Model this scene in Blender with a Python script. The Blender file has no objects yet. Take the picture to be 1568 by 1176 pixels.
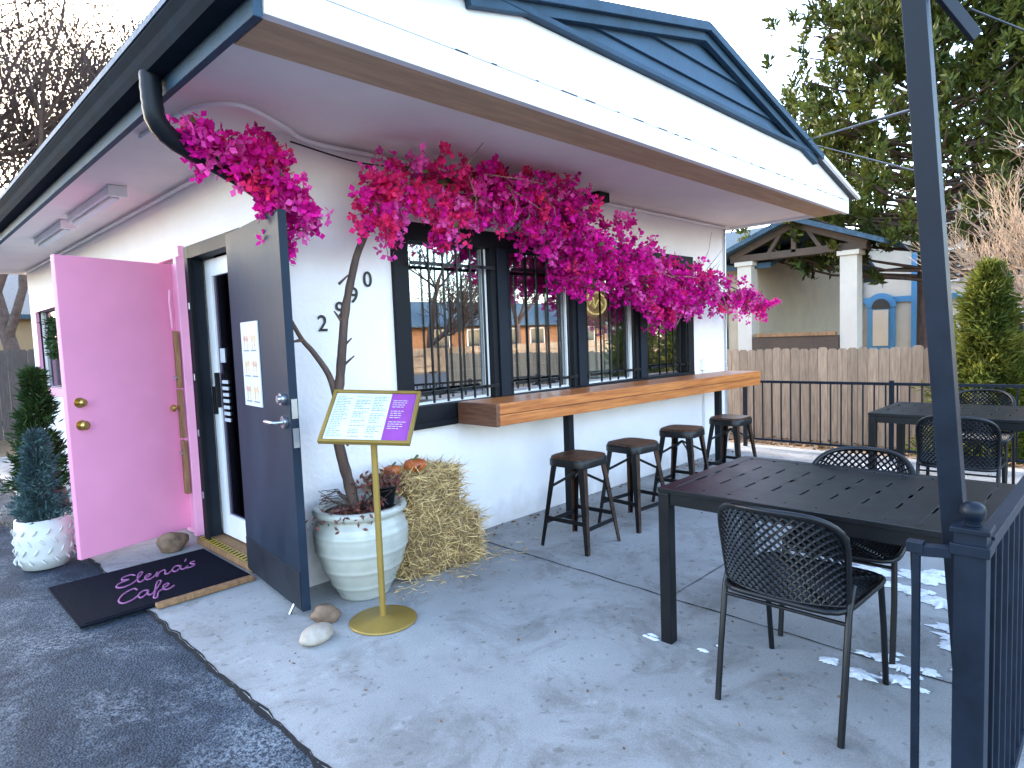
import bpy, math, random
import numpy as np
from mathutils import Vector, Matrix, noise
random.seed(7); rng=np.random.default_rng(7)
S=bpy.context.scene
# ------------------------------------------------------------ materials
def mat(name,col,rough=.6,metal=0,var=.12,scale=4,bump=0,bscale=60,col2=None,island=0,stretch=None,spec=.5,sharp=False,trans=0,coat=0,grime=False):
    m=bpy.data.materials.new(name); m.use_nodes=True
    nt=m.node_tree; N=nt.nodes; L=nt.links
    b=N['Principled BSDF']; b.inputs['Roughness'].default_value=rough; b.inputs['Metallic'].default_value=metal
    b.inputs['Specular IOR Level'].default_value=spec
    b.inputs['Coat Weight'].default_value=coat
    c1=(*col,1)
    c2=(*(col2 if col2 else [max(0,c*(1-2.2*var)) for c in col]),1)
    tc=N.new('ShaderNodeTexCoord'); mp=N.new('ShaderNodeMapping'); L.new(tc.outputs['Object'],mp.inputs[0])
    if stretch: mp.inputs['Scale'].default_value=stretch
    no=N.new('ShaderNodeTexNoise'); no.inputs['Scale'].default_value=scale; no.inputs['Detail'].default_value=3; no.inputs['Roughness'].default_value=.65
    L.new(mp.outputs[0],no.inputs[0])
    rp=N.new('ShaderNodeValToRGB'); lo,hi=(.45,.55) if sharp else (.32,.68)
    rp.color_ramp.elements[0].position=lo; rp.color_ramp.elements[1].position=hi
    rp.color_ramp.elements[0].color=c2; rp.color_ramp.elements[1].color=c1
    L.new(no.outputs[0],rp.inputs[0]); out=rp.outputs[0]
    if grime:
        sx=N.new('ShaderNodeSeparateXYZ'); L.new(tc.outputs['Object'],sx.inputs[0])
        ng=N.new('ShaderNodeTexNoise'); ng.inputs['Scale'].default_value=6; ng.inputs['Detail'].default_value=5
        L.new(tc.outputs['Object'],ng.inputs[0])
        ad=N.new('ShaderNodeMath'); ad.operation='MULTIPLY_ADD'; ad.inputs[1].default_value=-.45; L.new(ng.outputs[0],ad.inputs[0]); L.new(sx.outputs[2],ad.inputs[2])
        gr=N.new('ShaderNodeMapRange'); gr.inputs[1].default_value=-.22; gr.inputs[2].default_value=.02; gr.inputs[3].default_value=.5; gr.inputs[4].default_value=0; L.new(ad.outputs[0],gr.inputs[0])
        gm=N.new('ShaderNodeMix'); gm.data_type='RGBA'; gm.inputs[7].default_value=(.36,.33,.31,1); L.new(gr.outputs[0],gm.inputs[0]); L.new(out,gm.inputs[6]); out=gm.outputs[2]
    if island:
        g=N.new('ShaderNodeNewGeometry'); hs=N.new('ShaderNodeHueSaturation')
        mr=N.new('ShaderNodeMapRange'); mr.inputs[3].default_value=1-island; mr.inputs[4].default_value=1+island
        L.new(g.outputs['Random Per Island'],mr.inputs[0]); L.new(mr.outputs[0],hs.inputs['Value']); L.new(out,hs.inputs['Color']); out=hs.outputs[0]
    L.new(out,b.inputs['Base Color'])
    if not trans:
        mr2=N.new('ShaderNodeMapRange'); mr2.inputs[3].default_value=max(0,rough-.1); mr2.inputs[4].default_value=min(1,rough+.1)
        L.new(no.outputs[0],mr2.inputs[0]); L.new(mr2.outputs[0],b.inputs['Roughness'])
    if bump:
        n2=N.new('ShaderNodeTexNoise'); n2.inputs['Scale'].default_value=bscale; n2.inputs['Detail'].default_value=3
        L.new(mp.outputs[0],n2.inputs[0])
        bp=N.new('ShaderNodeBump'); bp.inputs['Strength'].default_value=bump; bp.inputs['Distance'].default_value=.02
        L.new(n2.outputs[0],bp.inputs['Height']); L.new(bp.outputs[0],b.inputs['Normal'])
    if trans:
        tr=N.new('ShaderNodeBsdfTranslucent'); L.new(out,tr.inputs[0]); mx=N.new('ShaderNodeMixShader'); mx.inputs[0].default_value=trans
        L.new(b.outputs[0],mx.inputs[1]); L.new(tr.outputs[0],mx.inputs[2]); L.new(mx.outputs[0],N['Material Output'].inputs[0])
    return m

M_stucco=mat('stucco',(.86,.80,.785),.85,var=.03,scale=1.5,bump=.3,bscale=35,grime=True)
M_soffit=mat('soffit_paint',(.88,.79,.75),.8,var=.05,scale=1.2,bump=.1,bscale=12)
M_white=mat('white_paint',(.84,.82,.82),.5,var=.04,scale=3,bump=.06,bscale=40)
M_tan=mat('raw_wood_trim',(.58,.37,.22),.7,var=.12,scale=3,stretch=(1,8,1))
M_blue=mat('slate_blue_paint',(.036,.078,.125),.65,var=.15,scale=6,bump=.15,bscale=50,spec=.25)
M_bluelap=mat('slate_blue_siding',(.050,.100,.160),.65,var=.1,scale=3,bump=.2,bscale=30,spec=.3)
M_dark=mat('charcoal_paint',(.012,.016,.025),.55,var=.15,scale=4,bump=.05,spec=.2)
M_gut=mat('gutter_paint',(.016,.024,.034),.85,0,var=.2,scale=5,spec=.04)
M_gutd=mat('downspout_paint',(.009,.012,.018),.5,0,var=.2,scale=5,spec=.25)
M_black=mat('black_metal',(.0045,.005,.007),.36,.0,var=.2,scale=8,spec=.36)
M_blackm=mat('black_matte',(.007,.008,.011),.55,var=.2,scale=8,spec=.22)
M_pole=mat('navy_pole_paint',(.005,.011,.023),.45,.0,var=.2,scale=10,spec=.25)
M_doorb=mat('blue_black_door_paint',(.020,.032,.052),.5,scale=2.6,col2=(.011,.018,.032),bump=.06,bscale=12,stretch=(1,1,.6),spec=.14)
M_pink=mat('pink_paint',(.84,.31,.49),.5,var=.05,scale=1.5,bump=.04,bscale=10,spec=.3)
M_pinkt=mat('pink_trim',(.84,.36,.53),.5,var=.06,scale=3)
M_shingle=mat('shingles',(.09,.10,.12),.9,var=.2,scale=25,bump=.5,bscale=40)
M_woodbar=mat('orange_stained_wood',(.58,.20,.050),.4,scale=5,col2=(.32,.085,.018),stretch=(.5,9,9),bump=.1,bscale=14,coat=.05)
M_woodend=mat('bar_end_wood',(.20,.08,.035),.5,scale=8,col2=(.09,.03,.018),stretch=(9,.6,9),bump=.1,bscale=14)
M_seat_sheen=mat('stool_walnut_and_leg_sheen',(.075,.032,.016),.3,scale=6,col2=(.020,.011,.007),stretch=(1,7,1),coat=.15)
M_woodold=mat('old_wood',(.32,.17,.07),.7,scale=6,col2=(.15,.07,.03),stretch=(6,6,1))
M_brass=mat('brass',(.62,.42,.13),.3,.9,var=.1)
M_gold=mat('brushed_gold_paint',(.34,.22,.05),.42,.4,var=.08,scale=6)
M_steel=mat('steel',(.5,.52,.55),.3,.9,var=.1)
M_pot=mat('cream_glaze',(.47,.46,.40),.3,scale=5,col2=(.35,.35,.30),bump=.1,bscale=14,coat=.3)
M_potw=mat('white_ceramic',(.56,.56,.54),.45,var=.05)
M_terra=mat('brown_pot',(.14,.06,.035),.6)
M_soil=mat('soil',(.04,.025,.018),.95,var=.2,scale=30,bump=.6)
M_bark=mat('bark',(.12,.07,.052),.85,scale=14,col2=(.045,.027,.021),stretch=(1,1,.3),bump=.6,bscale=30)
M_barkg=mat('bare_bark',(.13,.085,.07),.9,scale=10,col2=(.06,.038,.032))
M_barkp=mat('shrub_bark',(.38,.27,.18),.9,scale=10,col2=(.22,.14,.09))
M_hay=mat('straw',(.70,.49,.22),.8,scale=12,col2=(.46,.30,.12),island=.35)
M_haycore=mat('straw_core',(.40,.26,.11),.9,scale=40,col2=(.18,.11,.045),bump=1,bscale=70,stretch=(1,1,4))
M_pump=mat('pumpkin',(.48,.11,.018),.5,scale=9,col2=(.30,.06,.012))
M_rock=mat('pale_rock',(.44,.37,.30),.8,scale=9,col2=(.26,.21,.16),bump=.3,bscale=30)
M_rockb=mat('brown_rock',(.24,.15,.09),.85,scale=12,col2=(.10,.06,.04),bump=.4,bscale=30)
M_mat=mat('doormat_rubber',(.004,.006,.013),.9,var=.2,scale=60,bump=.3,bscale=200,spec=.08)
M_matpink=mat('mat_lettering',(.30,.10,.24),.8,var=.1,scale=60)
M_snow=mat('snow',(.78,.81,.86),.6,var=.1,scale=20,bump=.5,bscale=30)
M_fence=mat('weathered_fence',(.38,.275,.185),.85,scale=7,col2=(.23,.16,.11),island=.2,stretch=(5,5,.5),bump=.25,bscale=30)
M_fenceg=mat('grey_fence',(.08,.07,.068),.9,scale=7,col2=(.045,.04,.04),island=.2,stretch=(5,5,.5))
M_cream=mat('cream_siding',(.46,.38,.27),.8,var=.06,scale=2)
M_cream2=mat('pale_siding',(.55,.49,.41),.8,var=.05,scale=2)
M_tanwall=mat('tan_wall',(.34,.23,.13),.85,var=.08,scale=2)
M_orange=mat('orange_brick',(.26,.12,.05),.85,scale=6,col2=(.18,.075,.035))
M_trimblue=mat('light_blue_trim',(.06,.22,.42),.5,var=.06)
M_roofb=mat('blue_shingle',(.06,.105,.15),.9,var=.2,scale=14,bump=.4,bscale=20,spec=.2)
M_beam=mat('porch_beam',(.075,.045,.027),.7,var=.15)
M_darkw=mat('dark_glass',(.02,.03,.04),.08,spec=.9,var=.05)
M_pine=mat('pine_needles',(.105,.115,.016),.6,scale=.9,col2=(.022,.042,.010),island=.5,trans=.25,spec=.2)  # noise colours paint lit yellow-green and dark parts into the needles
M_arb=mat('arborvitae',(.16,.16,.025),.6,scale=2.5,col2=(.05,.075,.013),island=.4,trans=.3,spec=.2)
M_green=mat('dark_evergreen',(.035,.075,.018),.6,scale=6,col2=(.015,.035,.010),island=.4,spec=.2)
M_spruce=mat('blue_spruce',(.065,.115,.115),.6,scale=8,col2=(.03,.06,.065),island=.35,spec=.25)
M_leaf=mat('green_leaf',(.11,.17,.025),.5,scale=8,col2=(.05,.09,.015),island=.3,trans=.3)
M_red=mat('dried_red_leaf',(.15,.03,.025),.7,scale=10,col2=(.09,.035,.02),island=.4)
M_flA=mat('magenta_bract',(.80,.016,.36),.6,scale=2.5,col2=(.58,.008,.28),island=.35,trans=.35,spec=.12)
M_flB=mat('pink_red_bract',(.86,.040,.16),.6,scale=3,col2=(.74,.018,.22),island=.3,trans=.35,spec=.12)
M_flC=mat('light_pink_bract',(.84,.14,.50),.6,scale=3,col2=(.82,.06,.42),island=.25,trans=.35,spec=.12)
M_paper=mat('paper',(.60,.62,.67),.5,var=.02)
M_purple=mat('purple_panel',(.27,.055,.30),.5,var=.05,scale=10)
M_ink=mat('ink_grey',(.20,.22,.30),.6,var=.1)
M_tape=mat('yellow_tape',(.55,.38,.03),.6,var=.1)
M_floor=mat('interior_floor',(.08,.05,.035),.6)
M_int=mat('interior_wall',(.08,.055,.04),.8)
M_blind=mat('roller_blind',(.80,.74,.58),.7,var=.04)
M_foodA=mat('menu_photo_pink',(.50,.17,.20),.6,scale=60,col2=(.60,.4,.22))
M_foodB=mat('menu_photo_tan',(.50,.29,.10),.6,scale=60,col2=(.65,.5,.33))
M_dead=mat('dead_leaf',(.20,.10,.04),.8,scale=20,col2=(.10,.05,.02),island=.4)

def glassmat(name,fac,tint):
    m=bpy.data.materials.new(name); m.use_nodes=True; nt=m.node_tree; N=nt.nodes; L=nt.links
    N.remove(N['Principled BSDF']); g=N.new('ShaderNodeBsdfGlossy'); g.inputs['Roughness'].default_value=0; g.inputs[0].default_value=(.95,.97,1,1)
    t=N.new('ShaderNodeBsdfTransparent'); t.inputs[0].default_value=(*tint,1); mx=N.new('ShaderNodeMixShader'); mx.inputs[0].default_value=fac
    tc=N.new('ShaderNodeTexCoord'); n=N.new('ShaderNodeTexNoise'); n.inputs['Scale'].default_value=1.3; bp=N.new('ShaderNodeBump'); bp.inputs['Strength'].default_value=.03
    L.new(tc.outputs['Object'],n.inputs[0]); L.new(n.outputs[0],bp.inputs['Height']); L.new(bp.outputs[0],g.inputs['Normal'])
    L.new(t.outputs[0],mx.inputs[1]); L.new(g.outputs[0],mx.inputs[2]); L.new(mx.outputs[0],N['Material Output'].inputs[0]); return m
M_glass=glassmat('window_glass',.42,(.75,.8,.8)); M_glassd=glassmat('door_glass',.18,(.45,.35,.5))  # purple tint puts the door glass reflection into its colour
def emat(name,c,s):
    m=bpy.data.materials.new(name); m.use_nodes=True; b=m.node_tree.nodes['Principled BSDF']
    b.inputs['Base Color'].default_value=(*c,1); b.inputs['Emission Color'].default_value=(*c,1); b.inputs['Emission Strength'].default_value=s; return m
M_neon=emat('neon_yellow',(1,.78,.35),2.2)

def groundmat(name,kind):
    m=bpy.data.materials.new(name); m.use_nodes=True; nt=m.node_tree; N=nt.nodes; L=nt.links; b=N['Principled BSDF']
    b.inputs['Specular IOR Level'].default_value=.25
    tc=N.new('ShaderNodeTexCoord')
    def noi(sc,det=4,ro=.6,vec=None,dist=0):
        n=N.new('ShaderNodeTexNoise'); n.inputs['Scale'].default_value=sc; n.inputs['Detail'].default_value=det; n.inputs['Roughness'].default_value=ro; n.inputs['Distortion'].default_value=dist
        L.new(vec if vec else tc.outputs['Object'],n.inputs[0]); return n.outputs[0]
    def ramp(src,stops):
        r=N.new('ShaderNodeValToRGB'); e=r.color_ramp.elements
        e[0].position,e[0].color=stops[0][0],(*stops[0][1],1); e[1].position,e[1].color=stops[-1][0],(*stops[-1][1],1)
        for p,c in stops[1:-1]:
            q=e.new(p); q.color=(*c,1)
        L.new(src,r.inputs[0]); return r.outputs[0]
    def mixc(f,a,bb,mode='MIX'):
        x=N.new('ShaderNodeMix'); x.data_type='RGBA'; x.blend_type=mode
        if isinstance(f,float): x.inputs[0].default_value=f
        else: L.new(f,x.inputs[0])
        L.new(a,x.inputs[6]); L.new(bb,x.inputs[7]); return x.outputs[2]
    if kind=='concrete':
        base=ramp(noi(.9,6,.65),[(.3,(.245,.24,.232)),(.5,(.325,.32,.31)),(.72,(.40,.395,.38))])
        fine=ramp(noi(140,2,.7),[(.25,(.72,.72,.72)),(.6,(1,1,1))])
        c=mixc(1.0,base,fine,'MULTIPLY')
        st=ramp(noi(2.2,7,.75,dist=.6),[(.36,(.58,.55,.52)),(.52,(1,1,1))]); c=mixc(.75,c,st,'MULTIPLY')
        sp=ramp(noi(22,1,.5),[(.66,(1,1,1)),(.72,(.5,.47,.45))]); c=mixc(.6,c,sp,'MULTIPLY')
        f=ramp(noi(5,6,.8),[(.58,(0,0,0)),(.75,(.5,.5,.5))])
        w=N.new('ShaderNodeRGB'); w.outputs[0].default_value=(.50,.50,.50,1); c=mixc(f,c,w.outputs[0])
        L.new(c,b.inputs['Base Color']); b.inputs['Roughness'].default_value=.75
        h=noi(160,2,.7); st_=.25
    elif kind=='asphalt':
        v=N.new('ShaderNodeTexVoronoi'); v.inputs['Scale'].default_value=110; L.new(tc.outputs['Object'],v.inputs[0])
        base=ramp(v.outputs['Distance'],[(.1,(.050,.066,.088)),(.7,(.012,.018,.026))])
        big=ramp(noi(1.3,5,.7),[(.35,(.5,.58,.68)),(.65,(1.6,1.6,1.6))]); c=mixc(1.0,base,big,'MULTIPLY')
        f=ramp(noi(1.5,7,.8,dist=.5),[(.46,(0,0,0)),(.66,(.75,.75,.75))]); f2=ramp(noi(60,2,.7),[(.42,(0,0,0)),(.58,(1,1,1))])
        ff=mixc(1.0,f,f2,'MULTIPLY')
        w=N.new('ShaderNodeRGB'); w.outputs[0].default_value=(.24,.27,.30,1); c=mixc(ff,c,w.outputs[0])
        L.new(c,b.inputs['Base Color']); b.inputs['Roughness'].default_value=.85
        h=v.outputs['Distance']; st_=.6
    elif kind=='street':
        c=ramp(noi(3,5,.7),[(.3,(.07,.07,.07)),(.7,(.11,.11,.11))]); L.new(c,b.inputs['Base Color']); b.inputs['Roughness'].default_value=.8; h=noi(60); st_=.4
    else:
        c=ramp(noi(1.1,6,.75),[(.3,(.13,.09,.055)),(.5,(.22,.16,.10)),(.7,(.28,.23,.15))])
        v=ramp(noi(45,3,.8),[(.35,(.4,.35,.3)),(.6,(1.1,1.05,1))]); c=mixc(1.0,c,v,'MULTIPLY')
        L.new(c,b.inputs['Base Color']); b.inputs['Roughness'].default_value=.95; h=noi(30,4,.8); st_=.8
    bp=N.new('ShaderNodeBump'); bp.inputs['Strength'].default_value=st_; bp.inputs['Distance'].default_value=.01
    L.new(h,bp.inputs['Height']); L.new(bp.outputs[0],b.inputs['Normal']); return m
M_conc=groundmat('concrete','concrete'); M_asph=groundmat('asphalt','asphalt'); M_street=groundmat('street','street'); M_dirt=groundmat('dirt','dirt')
M_crack=mat('dark_joint',(.02,.02,.022),.95,spec=.1)

# ------------------------------------------------------------ mesh builder
def link(o,parent=None):
    S.collection.objects.link(o)
    if parent is not None:
        o.parent=parent
        if not parent.get('local'): o.matrix_parent_inverse=Matrix.Translation(-Vector(parent.location))
    return o
def G(name,loc=(0,0,0),rotz=0,local=False):
    e=bpy.data.objects.new(name,None); e.location=loc; e.rotation_euler=(0,0,rotz); e.empty_display_size=.1; e['local']=1 if local else 0
    S.collection.objects.link(e); return e
class MB:
    def __init__(s): s.v=[];s.f=[];s.mi=[];s.sm=[];s.ms=[]
    def m(s,mt):
        if mt not in s.ms: s.ms.append(mt)
        return s.ms.index(mt)
    def add(s,vs,fs,mt,smooth=False):
        o=len(s.v); s.v+= [tuple(p) for p in vs]; k=s.m(mt)
        for f in fs: s.f.append(tuple(i+o for i in f)); s.mi.append(k); s.sm.append(smooth)
    def box(s,x0,x1,y0,y1,z0,z1,mt):
        s.add([(x0,y0,z0),(x1,y0,z0),(x1,y1,z0),(x0,y1,z0),(x0,y0,z1),(x1,y0,z1),(x1,y1,z1),(x0,y1,z1)],
              [(0,3,2,1),(4,5,6,7),(0,1,5,4),(1,2,6,5),(2,3,7,6),(3,0,4,7)],mt)
    def obox(s,M,sx,sy,sz,mt,off=(0,0,0)):
        vs=[M@Vector((off[0]+a*sx/2,off[1]+b*sy/2,off[2]+c*sz/2)) for c in(-1,1) for a,b in((-1,-1),(1,-1),(1,1),(-1,1))]
        s.add(vs,[(0,3,2,1),(4,5,6,7),(0,1,5,4),(1,2,6,5),(2,3,7,6),(3,0,4,7)],mt)
    def beam(s,p,q,w,h,mt,up=(0,0,1)):
        p=Vector(p);q=Vector(q);d=(q-p);L=d.length;d.normalize();u=Vector(up)
        if abs(d.dot(u))>.98: u=Vector((1,0,0))
        a=d.cross(u).normalized(); u=a.cross(d)
        M=Matrix((( d.x,a.x,u.x,(p.x+q.x)/2),(d.y,a.y,u.y,(p.y+q.y)/2),(d.z,a.z,u.z,(p.z+q.z)/2),(0,0,0,1)))
        s.obox(M,L,w,h,mt)
    def tube(s,pts,r,mt,n=8,closed=False,smooth=True):
        pts=[Vector(p) for p in pts]; k=len(pts)
        rs=r if isinstance(r,(list,tuple)) else [r]*k
        vs=[];a=None
        for i,p in enumerate(pts):
            if closed: d=pts[(i+1)%k]-pts[i-1]
            else: d=pts[min(i+1,k-1)]-pts[max(i-1,0)]
            if d.length<1e-9: d=Vector((0,0,1))
            d.normalize()
            if a is None:
                t=Vector((0,0,1)) if abs(d.z)<.9 else Vector((1,0,0)); a=d.cross(t).normalized()
            else:
                a=(a-d*a.dot(d)); a.normalize()
            b=d.cross(a)
            for j in range(n):
                t=2*math.pi*j/n; vs.append(p+(a*math.cos(t)+b*math.sin(t))*rs[i])
        fs=[]
        for i in range(k if closed else k-1):
            i2=(i+1)%k
            for j in range(n):
                j2=(j+1)%n; fs.append((i*n+j,i*n+j2,i2*n+j2,i2*n+j))
        s.add(vs,fs,mt,smooth)
        if not closed and n>3:
            s.add(vs[:n],[tuple(range(n))[::-1]],mt); s.add(vs[-n:],[tuple(range(n))],mt)
    def lathe(s,prof,c,mt,n=32,fn=None):
        vs=[]
        for r,z in prof:
            for j in range(n):
                t=2*math.pi*j/n; rr=r*(fn(t,z) if fn else 1); vs.append((c[0]+rr*math.cos(t),c[1]+rr*math.sin(t),c[2]+z))
        fs=[(i*n+j,i*n+(j+1)%n,(i+1)*n+(j+1)%n,(i+1)*n+j) for i in range(len(prof)-1) for j in range(n)]
        s.add(vs,fs,mt,True)
    def prism(s,poly,axis,a0,a1,mt):
        n=len(poly)
        P=(lambda u,z,a:(u,a,z)) if axis=='y' else (lambda u,z,a:(a,u,z))
        vs=[P(u,z,a0) for u,z in poly]+[P(u,z,a1) for u,z in poly]
        fs=[tuple(range(n)),tuple(range(n,2*n))[::-1]]+[(i,i+n,(i+1)%n+n,(i+1)%n) for i in range(n)]
        s.add(vs,fs,mt)
    def blob(s,c,sz,mt,seed=0,amp=.25,rz=0):
        import bmesh
        bm=bmesh.new(); bmesh.ops.create_icosphere(bm,subdivisions=3,radius=1)
        vs=[]
        for v in bm.verts:
            p=v.co*(1+amp*noise.noise(v.co*1.3+Vector((seed*7.1,seed,0))))
            p=Matrix.Rotation(rz,3,'Z')@Vector((p.x*sz[0],p.y*sz[1],p.z*sz[2])); vs.append(p+Vector(c))
        s.add(vs,[tuple(v.index for v in f.verts) for f in bm.faces],mt,True); bm.free()
    def obj(s,name,parent=None,bevel=0,recalc=True):
        me=bpy.data.meshes.new(name); me.from_pydata(s.v,[],s.f)
        for x in s.ms: me.materials.append(x)
        me.polygons.foreach_set('material_index',s.mi); me.polygons.foreach_set('use_smooth',s.sm)
        if recalc and len(s.f)<60000:
            import bmesh
            bm=bmesh.new(); bm.from_mesh(me); bmesh.ops.recalc_face_normals(bm,faces=bm.faces); bm.to_mesh(me); bm.free()
        me.update(); o=bpy.data.objects.new(name,me); link(o,parent)
        if bevel:
            md=o.modifiers.new('bevel','BEVEL'); md.width=bevel; md.segments=2; md.limit_method='ANGLE'; md.angle_limit=math.radians(50)
        return o
def unit(a): return a/np.maximum(np.linalg.norm(a,axis=1,keepdims=True),1e-9)
def leaves(mb,C,D,L,W,mt,cup=.2):
    n=len(C); D=unit(D); R=unit(np.cross(D,rng.normal(size=(n,3)))); Nn=np.cross(D,R)
    L=np.broadcast_to(L,(n,))[:,None]; W=np.broadcast_to(W,(n,))[:,None]
    V=np.stack([C,C+D*L*.5+R*W,C+D*L+Nn*L*cup,C+D*L*.5-R*W],1).reshape(-1,3)
    o=len(mb.v); mb.v+=V.tolist(); k=mb.m(mt)
    mb.f+=[(o+4*i,o+4*i+1,o+4*i+2,o+4*i+3) for i in range(n)]; mb.mi+=[k]*n; mb.sm+=[False]*n
def text(name,body,size,loc,rot,mt,parent,shear=0,ext=.002,bold=0,sx=1):
    c=bpy.data.curves.new(name,'FONT'); c.body=body; c.size=size; c.extrude=ext; c.shear=shear; c.offset=bold; c.align_x='CENTER'; c.align_y='CENTER'
    c.materials.append(mt); o=bpy.data.objects.new(name,c); o.location=loc; o.rotation_euler=rot; o.scale=(sx,1,1); link(o,parent); return o

# ------------------------------------------------------------ ground
def tz(x,y):
    t=min(1,max(0,(x-7.55)/2.6)); t=t*t*(3-2*t); return -.03-.42*t
xs=[-300,-120,-50,-20,-8,0,3,7.5]+[7.5+.2*i for i in range(1,15)]+[11,13,16,20,30,50,120,300]
ys=[-300,-120,-60,-30,-20]+list(range(-16,30,2))+[40,70,140,300]
g=MB(); vs=[(x,y,tz(x,y)) for y in ys for x in xs]; nx=len(xs)
g.add(vs,[(j*nx+i,j*nx+i+1,(j+1)*nx+i+1,(j+1)*nx+i) for j in range(len(ys)-1) for i in range(nx-1)],M_dirt,True); g.obj('ground')
g=MB(); g.box(-14,1.02,-6.2,34,-.028,-.012,M_asph); g.obj('asphalt_parking_lot')
g=MB(); g.box(-120,160,-15,-6.4,-.029,-.014,M_street)
for i in range(-10,30): g.box(i*5,i*5+2.2,-10.75,-10.63,-.013,-.010,M_tape)
g.obj('street')
random.seed(3)
edge=[]; y=-5.8
while y<11.5:
    edge.append((.985+.022*noise.noise(Vector((y*2.3,0,0)))+.016*noise.noise(Vector((y*11,3,0))),y)); y+=.04
g=MB(); poly=edge+[(7.55,11.5),(7.55,-5.8)]
n=len(poly); vs=[(a,b,-.1) for a,b in poly]+[(a,b,0) for a,b in poly]
g.add(vs,[tuple(range(n))[::-1],tuple(range(n,2*n))]+[(i,(i+1)%n,(i+1)%n+n,i+n) for i in range(n)],M_conc); g.obj('patio_slab')
g=MB(); k=len(edge); vs=[]
for i,(a,b) in enumerate(edge):
    w=.004+.030*abs(noise.noise(Vector((b*6,9,0))))+.020*max(0,noise.noise(Vector((b*1.3,2,0))))
    vs+=[(a-w-.004,b,-.008),(a+w*.6,b,.003)]
g.add(vs,[(2*i,2*i+1,2*i+3,2*i+2) for i in range(k-1)],M_crack)
def joint(p,q,w=.005):
    p=Vector(p);q=Vector(q);d=(q-p); L=d.length; d.normalize(); nn=Vector((-d.y,d.x,0)); m=max(2,int(L/.06)); vs=[]
    for i in range(m+1):
        c=p+d*L*i/m+nn*.008*noise.noise(Vector((i*.3,p.x,p.y))); ww=w*(.5+1.1*abs(noise.noise(Vector((i*.7,p.y,2)))))
        vs+=[(c.x-nn.x*ww,c.y-nn.y*ww,.003),(c.x+nn.x*ww,c.y+nn.y*ww,.003)]
    g.add(vs,[(2*i,2*i+1,2*i+3,2*i+2) for i in range(m)],M_crack)
joint((2.95,3.44,0),(2.80,-3,0)); joint((4.9,3.44,0),(4.85,-3,0),.003); joint((2.90,1.75,0),(7.5,1.78,0),.003); joint((1.0,-.6,0),(7.5,-.6,0),.003)
g.obj('pavement_joints',recalc=False)
# snow
g=MB()
def patch(cx,cy,rx,ry,sd):
    m=48; vs=[(cx,cy,.010+.15*min(rx,ry))]
    for kk,(fr,zz) in enumerate(((.6,.008+.12*min(rx,ry)),(1,.0035))):
        for i in range(m):
            t=2*math.pi*i/m; r=1+.7*noise.noise(Vector((math.cos(t)*1.6+sd*5,math.sin(t)*1.6,sd)))+.45*noise.noise(Vector((math.cos(t)*5,math.sin(t)*5,sd)))+.25*noise.noise(Vector((math.cos(t)*12,math.sin(t)*12,sd)))
            vs.append((cx+rx*r*fr*math.cos(t),cy+ry*r*fr*math.sin(t),zz))
    g.add(vs,[(0,1+i,1+(i+1)%m) for i in range(m)]+[(1+i,1+m+i,1+m+(i+1)%m,1+(i+1)%m) for i in range(m)],M_snow,True)
random.seed(5)
for cx,cy,rx,ry,nn,s0,s1 in [(3.86,.79,.20,.16,11,.03,.09),(2.82,.60,.12,.18,16,.015,.06),(3.3,.45,.15,.1,8,.02,.07),(2.45,1.56,.03,.03,3,.012,.03),(2.55,1.35,.08,.05,2,.008,.02),(5.1,1.3,.3,.2,4,.03,.06),(6.9,1.6,.1,.5,4,.03,.08)]:
    for i in range(nn):
        a=random.gauss(0,1); b=random.gauss(0,1); sc=random.uniform(s0,s1); patch(cx+a*rx*.7,cy+b*ry*.7,sc*random.uniform(.5,.9),sc*random.uniform(.9,1.6),random.random()*50)
g.obj('snow')
g=MB(); n=200; C=np.stack([rng.uniform(1.1,7.3,n),rng.uniform(.4,3.4,n),rng.uniform(.004,.012,n)],1)
leaves(g,C,rng.normal(size=(n,3))*[1,1,.15],rng.uniform(.008,.026,n),rng.uniform(.002,.007,n),M_dead,.2)
n=140; C=np.stack([rng.uniform(2.6,7.0,n),3.40-np.abs(rng.normal(0,.12,n)),rng.uniform(.004,.015,n)],1); leaves(g,C,rng.normal(size=(n,3))*[1,1,.2],.03,.008,M_dead,.2)
n=2500; C=np.stack([rng.uniform(7.6,10.7,n),rng.uniform(-3,7,n),np.zeros(n)],1); C[:,2]=[tz(a,b)+.01 for a,b in C[:,:2]]
leaves(g,C,rng.normal(size=(n,3))*[1,1,.3],.07,.02,M_dead,.2); g.obj('fallen_leaves',recalc=False)

# ------------------------------------------------------------ cafe building
cafe=G('cafe_building',(1.7,3.44,0))
WX0,WX1,WY0,WY1,SZ=1.70,7.11,3.44,11.2,2.60
w=MB()
w.box(WX0,2.42,WY0,WY0+.16,0,SZ,M_stucco); w.box(6.28,WX1,WY0,WY0+.16,0,SZ,M_stucco)
w.box(2.42,6.28,WY0,WY0+.16,0,.85,M_stucco); w.box(2.42,6.28,WY0,WY0+.16,2.2,SZ,M_stucco)
X1=WX0+.16; y0=WY0+.16
w.box(WX0,X1,y0,3.93,0,SZ,M_stucco); w.box(WX0,X1,3.93,4.87,2.14,SZ,M_stucco)
w.box(WX0,X1,4.87,5.22,0,SZ,M_stucco); w.box(WX0,X1,5.22,6.1,2.1,SZ,M_stucco); w.box(WX0,X1,6.1,9.3,0,SZ,M_stucco)
w.box(WX0,X1,9.3,10.6,0,1.0,M_stucco); w.box(WX0,X1,9.3,10.6,2.0,SZ,M_stucco); w.box(WX0,X1,10.6,WY1,0,SZ,M_stucco)
w.box(WX1-.16,WX1,y0,WY1,0,SZ,M_stucco); w.box(X1,WX1-.16,WY1-.16,WY1,0,SZ,M_stucco)
w.obj('walls',cafe)
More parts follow.
